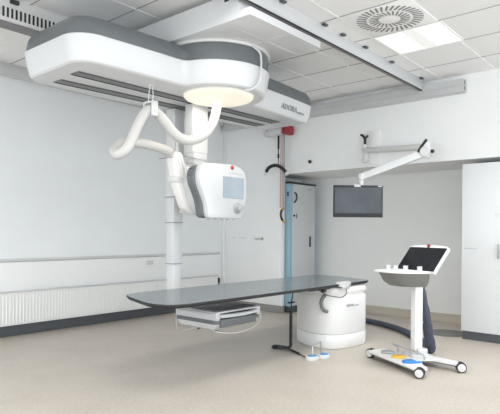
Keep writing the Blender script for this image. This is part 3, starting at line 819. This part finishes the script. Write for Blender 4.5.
# display
DM = frame_mtx((5.79, 3.24, 1.632), (.653, -.757, 0), (0, 0, 1))      # local x right, y up, z towards the room
bm = bm_new(); add_box(bm, -.305, .305, -.195, .200, -.035, 0, bev=.006, rot=DM); dp = obj('display', bm, 'trim', wm)
bm = bm_new(); add_box(bm, -.285, .288, -.145, .172, -.001, .0025, rot=DM); obj('screen', bm, 'bluescreen', dp, label='reflective blue-grey screen')
bm = bm_new(); add_box(bm, -.05, .03, .178, .206, -.045, .006, bev=.004, rot=DM); add_box(bm, .245, .29, .182, .196, .0, .003, rot=DM); obj_each('label_plate', bm, 'white', dp)
bm = bm_new(); add_box(bm, -.06, .06, -.06, .22, -.07, -.034, bev=.008, rot=DM); obj('mounting_block', bm, 'greywhite', dp)

# ------------------------------------------------------------------ locker in the alcove
lk = thing('tall_locker', 'tall pale blue and grey locker standing at the left end of the alcove', 'locker', (6.8, 5.0, 0))
bm = bm_new(); add_box(bm, 6.53, 7.18, 4.825, 5.22, .10, 1.995, bev=.004); obj('body', bm, 'teal', lk)
bm = bm_new(); add_box(bm, 6.575, 7.185, 4.803, 4.825, .11, 1.99, bev=.004); ld = obj('side_door', bm, 'lockgrey', lk)
bm = bm_new(); add_box(bm, 6.51, 7.195, 4.795, 5.23, 1.995, 2.022, bev=.004); obj('top_board', bm, 'black', lk)
bm = bm_new(); add_box(bm, 6.55, 7.10, 4.82, 5.20, 0.0, .10); obj('plinth', bm, 'plinth', lk)
bm = bm_new(); add_box(bm, 7.02, 7.045, 4.783, 4.805, 1.01, 1.18, bev=.006); obj('door_handle', bm, 'black', ld, label='black vertical pull handle')
bm = bm_new(); add_tube(bm, [(6.60, 4.80, 1.86), (6.62, 4.775, 1.83), (6.625, 4.77, 1.77), (6.61, 4.785, 1.72), (6.59, 4.80, 1.70)], .012, 8, smooth=4); obj('hook', bm, 'black', ld)
bm = bm_new(); add_lathe(bm, (6.60, 4.804, 1.50), [(.018, 0), (.018, -.012), (.010, -.02)], 16, 'y'); add_box(bm, 6.66, 6.675, 4.797, 4.804, 1.46, 1.53); obj_each('lock', bm, 'black', ld)
bm = bm_new(); add_box(bm, 6.522, 6.531, 4.855, 4.88, 1.80, 1.87, bev=.002); obj('hinge', bm, 'black', lk)
bm = bm_new(); add_box(bm, 6.97, 7.06, 4.8005, 4.804, 1.925, 1.94); obj('maker_plate', bm, 'palink', ld)

# ------------------------------------------------------------------ wardrobe at the right
wd = thing('wardrobe', 'tall white cupboard with dark plinth standing in the alcove at the right', 'wardrobe', (6.7, 1.7, 0))
WX = 6.36
bm = bm_new(); add_box(bm, WX + .02, 7.30, .82, 2.18, .10, 2.07, bev=.003); obj('body', bm, 'cabinet', wd)
bm = bm_new(); add_box(bm, WX + .03, 7.28, .84, 2.17, 0, .10); obj('plinth', bm, 'plinth', wd)
for k, (ya, yb, hy) in enumerate(((1.722, 2.178, 1.765), (1.27, 1.718, 1.675), (.824, 1.266, .87))):
    bm = bm_new(); add_box(bm, WX, WX + .02, ya, yb, .104, 2.066, bev=.002); dd = obj('door', bm, 'cabinet', wd)
    bm = bm_new(); add_box(bm, WX - .03, WX - .018, hy - .012, hy + .012, .965, 1.13, bev=.003)
    for zz in (.985, 1.11): add_box(bm, WX - .02, WX, hy - .006, hy + .006, zz - .006, zz + .006)
    obj('door_handle', bm, 'knob', dd, label='grey bar handle')
    if k == 0:
        bm = bm_new()
        yy = 2.148
        for w in (.020, .012, .018, .015, .010, .016, .014, .012):
            add_box(bm, WX - .001, WX + .001, yy - w, yy, 1.066, 1.078); yy -= w + .004
        obj('small_label', bm, 'palink', dd)
        bm = bm_new(); add_box(bm, WX - .001, WX + .001, 1.76, 1.81, 1.43, 1.49); obj('faint_sticker', bm, 'greywhite', dd)

# flat dark grey disc on the floor beside the wardrobe
fc = thing('floor_disc', 'flat round dark grey disc on the floor beside the white cupboard', 'floor cover', (6.62, 2.38, 0))
bm = bm_new(); add_lathe(bm, (6.60, 2.43, 0), [(.235, .0005), (.235, .006), (.225, .010)], 48); obj('disc', bm, 'bowl', fc)

# ------------------------------------------------------------------ grip hoist hanging from the trunking
gh = thing('grip_hoist', 'round white hoist with red end and hanging straps below the trunking', 'hoist', (6.30, 4.87, 2.925))
HX = 6.30
bm = bm_new(); add_box(bm, HX - .05, HX + .06, 4.80, 4.94, 2.805, 2.924, bev=.006); obj('rail_trolley', bm, 'greywhite', gh)
bm = bm_new(); add_box(bm, HX - .085, HX + .085, 4.76, 5.14, 2.70, 2.81, bev=.05, seg=5); obj('motor_housing', bm, 'white', gh)
bm = bm_new(); add_box(bm, HX - .095, HX + .095, 4.665, 4.765, 2.695, 2.835, bev=.022, seg=3); obj('end_cap', bm, 'red', gh, label='dark red end cap')
bm = bm_new(); add_lathe(bm, (HX - .082, 5.04, 2.775), [(.010, 0), (.010, -.008)], 12, 'x'); obj('indicator_light', bm, 'redlens', gh)
bm = bm_new(); add_tube(bm, [(HX, 4.885, 2.71), (HX, 4.885, 2.50)], .016, 8)
add_tube(bm, [(HX, 4.885, 2.50), (HX, 4.885, 2.40)], .008, 8); add_tube(bm, [(HX, 4.885, 2.42), (HX, 4.885, 2.36)], .016, 8); add_tube(bm, [(HX, 4.885, 2.36), (HX, 4.885, 2.235)], .006, 8)
obj('black_strap', bm, 'black', gh)
bm = bm_new(); add_tube(bm, [(HX, 4.835, 2.71), (HX - .005, 4.835, 2.2), (HX, 4.84, 1.61)], .010, 8)
add_tube(bm, [(HX, 4.80, 2.705), (HX - .005, 4.80, 2.2), (HX, 4.805, 1.62)], .012, 8)
obj_each('pull_cord', bm, 'pinkcord', gh, label='red and white pull cord')
bm = bm_new(); add_tube(bm, [(HX, 4.775, 2.705), (HX, 4.775, 1.62)], .006, 8); obj('dark_cord', bm, 'slot', gh)
bm = bm_new(); add_tube(bm, [(HX - .06, 5.07, 2.16), (HX - .06, 5.03, 2.215), (HX - .06, 4.94, 2.245), (HX - .06, 4.84, 2.235), (HX - .06, 4.75, 2.18), (HX - .06, 4.69, 2.125)], .026, 10, smooth=5)
add_tube(bm, [(HX - .06, 4.90, 2.24), (HX, 4.885, 2.26)], .012, 8)
gr = obj('curved_grip', bm, 'black', gh, label='black curved grip bar')
bm = bm_new()
for p in ((5.085, 2.145), (4.68, 2.11)): add_lathe(bm, (HX - .06, p[0], p[1]), [(.012, -.03), (.024, -.02), (.024, .02), (.012, .03)], 14)
obj_each('grip_end', bm, 'greywhite', gr)
bm = bm_new(); add_tube(bm, [(HX - .01, 4.78, 1.60), (HX - .01, 4.815, 1.55), (HX - .01, 4.82, 1.49), (HX - .01, 4.795, 1.43), (HX - .01, 4.76, 1.40)], .018, 10, smooth=4); sg = obj('hand_loop', bm, 'black', gh)
bm = bm_new(); add_lathe(bm, (HX - .01, 4.78, 1.595), [(.02, -.02), (.024, 0), (.02, .02)], 12); add_lathe(bm, (HX - .01, 4.762, 1.40), [(.02, -.02), (.024, 0), (.02, .02)], 12); obj_each('loop_end', bm, 'amber', sg)

# ------------------------------------------------------------------ light
def area(name, loc, sx, sy, power, rot=(0, 0, 0), color=(1, 1, 1)):
    l = bpy.data.lights.new(name, 'AREA'); l.shape = 'RECTANGLE'; l.size = sx; l.size_y = sy; l.energy = power; l.color = color; l.spread = R(170)
    o = bpy.data.objects.new(name, l); o.location = loc; o.rotation_euler = rot; COL.objects.link(o); return o
area('panel_and_fill_light', (4.96, 2.13, CZ - .012), .58, .6, 9, color=(1, .99, .97)).data.spread = R(110)
for (x, y) in ((4.96, -.37), (2.46, 2.13), (2.46, -.37), (-.04, 2.13), (-.04, -.37), (-.04, 5.0), (-2.54, 2.13), (-2.54, -.37), (-2.54, 5.0)):  # added fill lamps under the ceiling, out of view, without any fitting
    area('panel_and_fill_light', (x, y, CZ - .012), .58, .6, 8, color=(1, .99, .97))
l = bpy.data.lights.new('gantry_lamp', 'AREA'); l.shape = 'DISK'; l.size = .6; l.energy = 2.6; l.color = (1, .91, .76)
o = bpy.data.objects.new('gantry_lamp', l); o.location = (3.50, 3.42, 2.448); COL.objects.link(o)

w = bpy.data.worlds.new('daylight'); scene.world = w; w.use_nodes = True
bg = w.node_tree.nodes['Background']; bg.inputs[0].default_value = (.90, .96, 1.0, 1); bg.inputs[1].default_value = 1.75

# ------------------------------------------------------------------ camera
A = R(40.8); ROLL = R(.54)
fw = Vector((math.cos(A), math.sin(A), 0)); rt = Vector((math.sin(A), -math.cos(A), 0)); up = Vector((0, 0, 1))
r2_ = rt * math.cos(ROLL) + up * math.sin(ROLL); u2_ = up * math.cos(ROLL) - rt * math.sin(ROLL)
cam = bpy.data.cameras.new('camera'); co = bpy.data.objects.new('camera', cam); COL.objects.link(co)
mw = Matrix((r2_, u2_, -fw)).transposed().to_4x4(); mw.translation = Vector((0, 0, 1.25))
co.matrix_world = mw
cam.sensor_width = 36; cam.lens = 527 / 500 * 36; cam.shift_y = 24.4 / 500; cam.clip_start = .05
scene.camera = co

scene.view_settings.view_transform = 'Standard'
scene.view_settings.look = 'None'
scene.view_settings.gamma = 1.0
scene.view_settings.exposure = 0.85
scene.cycles.use_denoising = True
scene.cycles.max_bounces = 10
scene.cycles.diffuse_bounces = 6
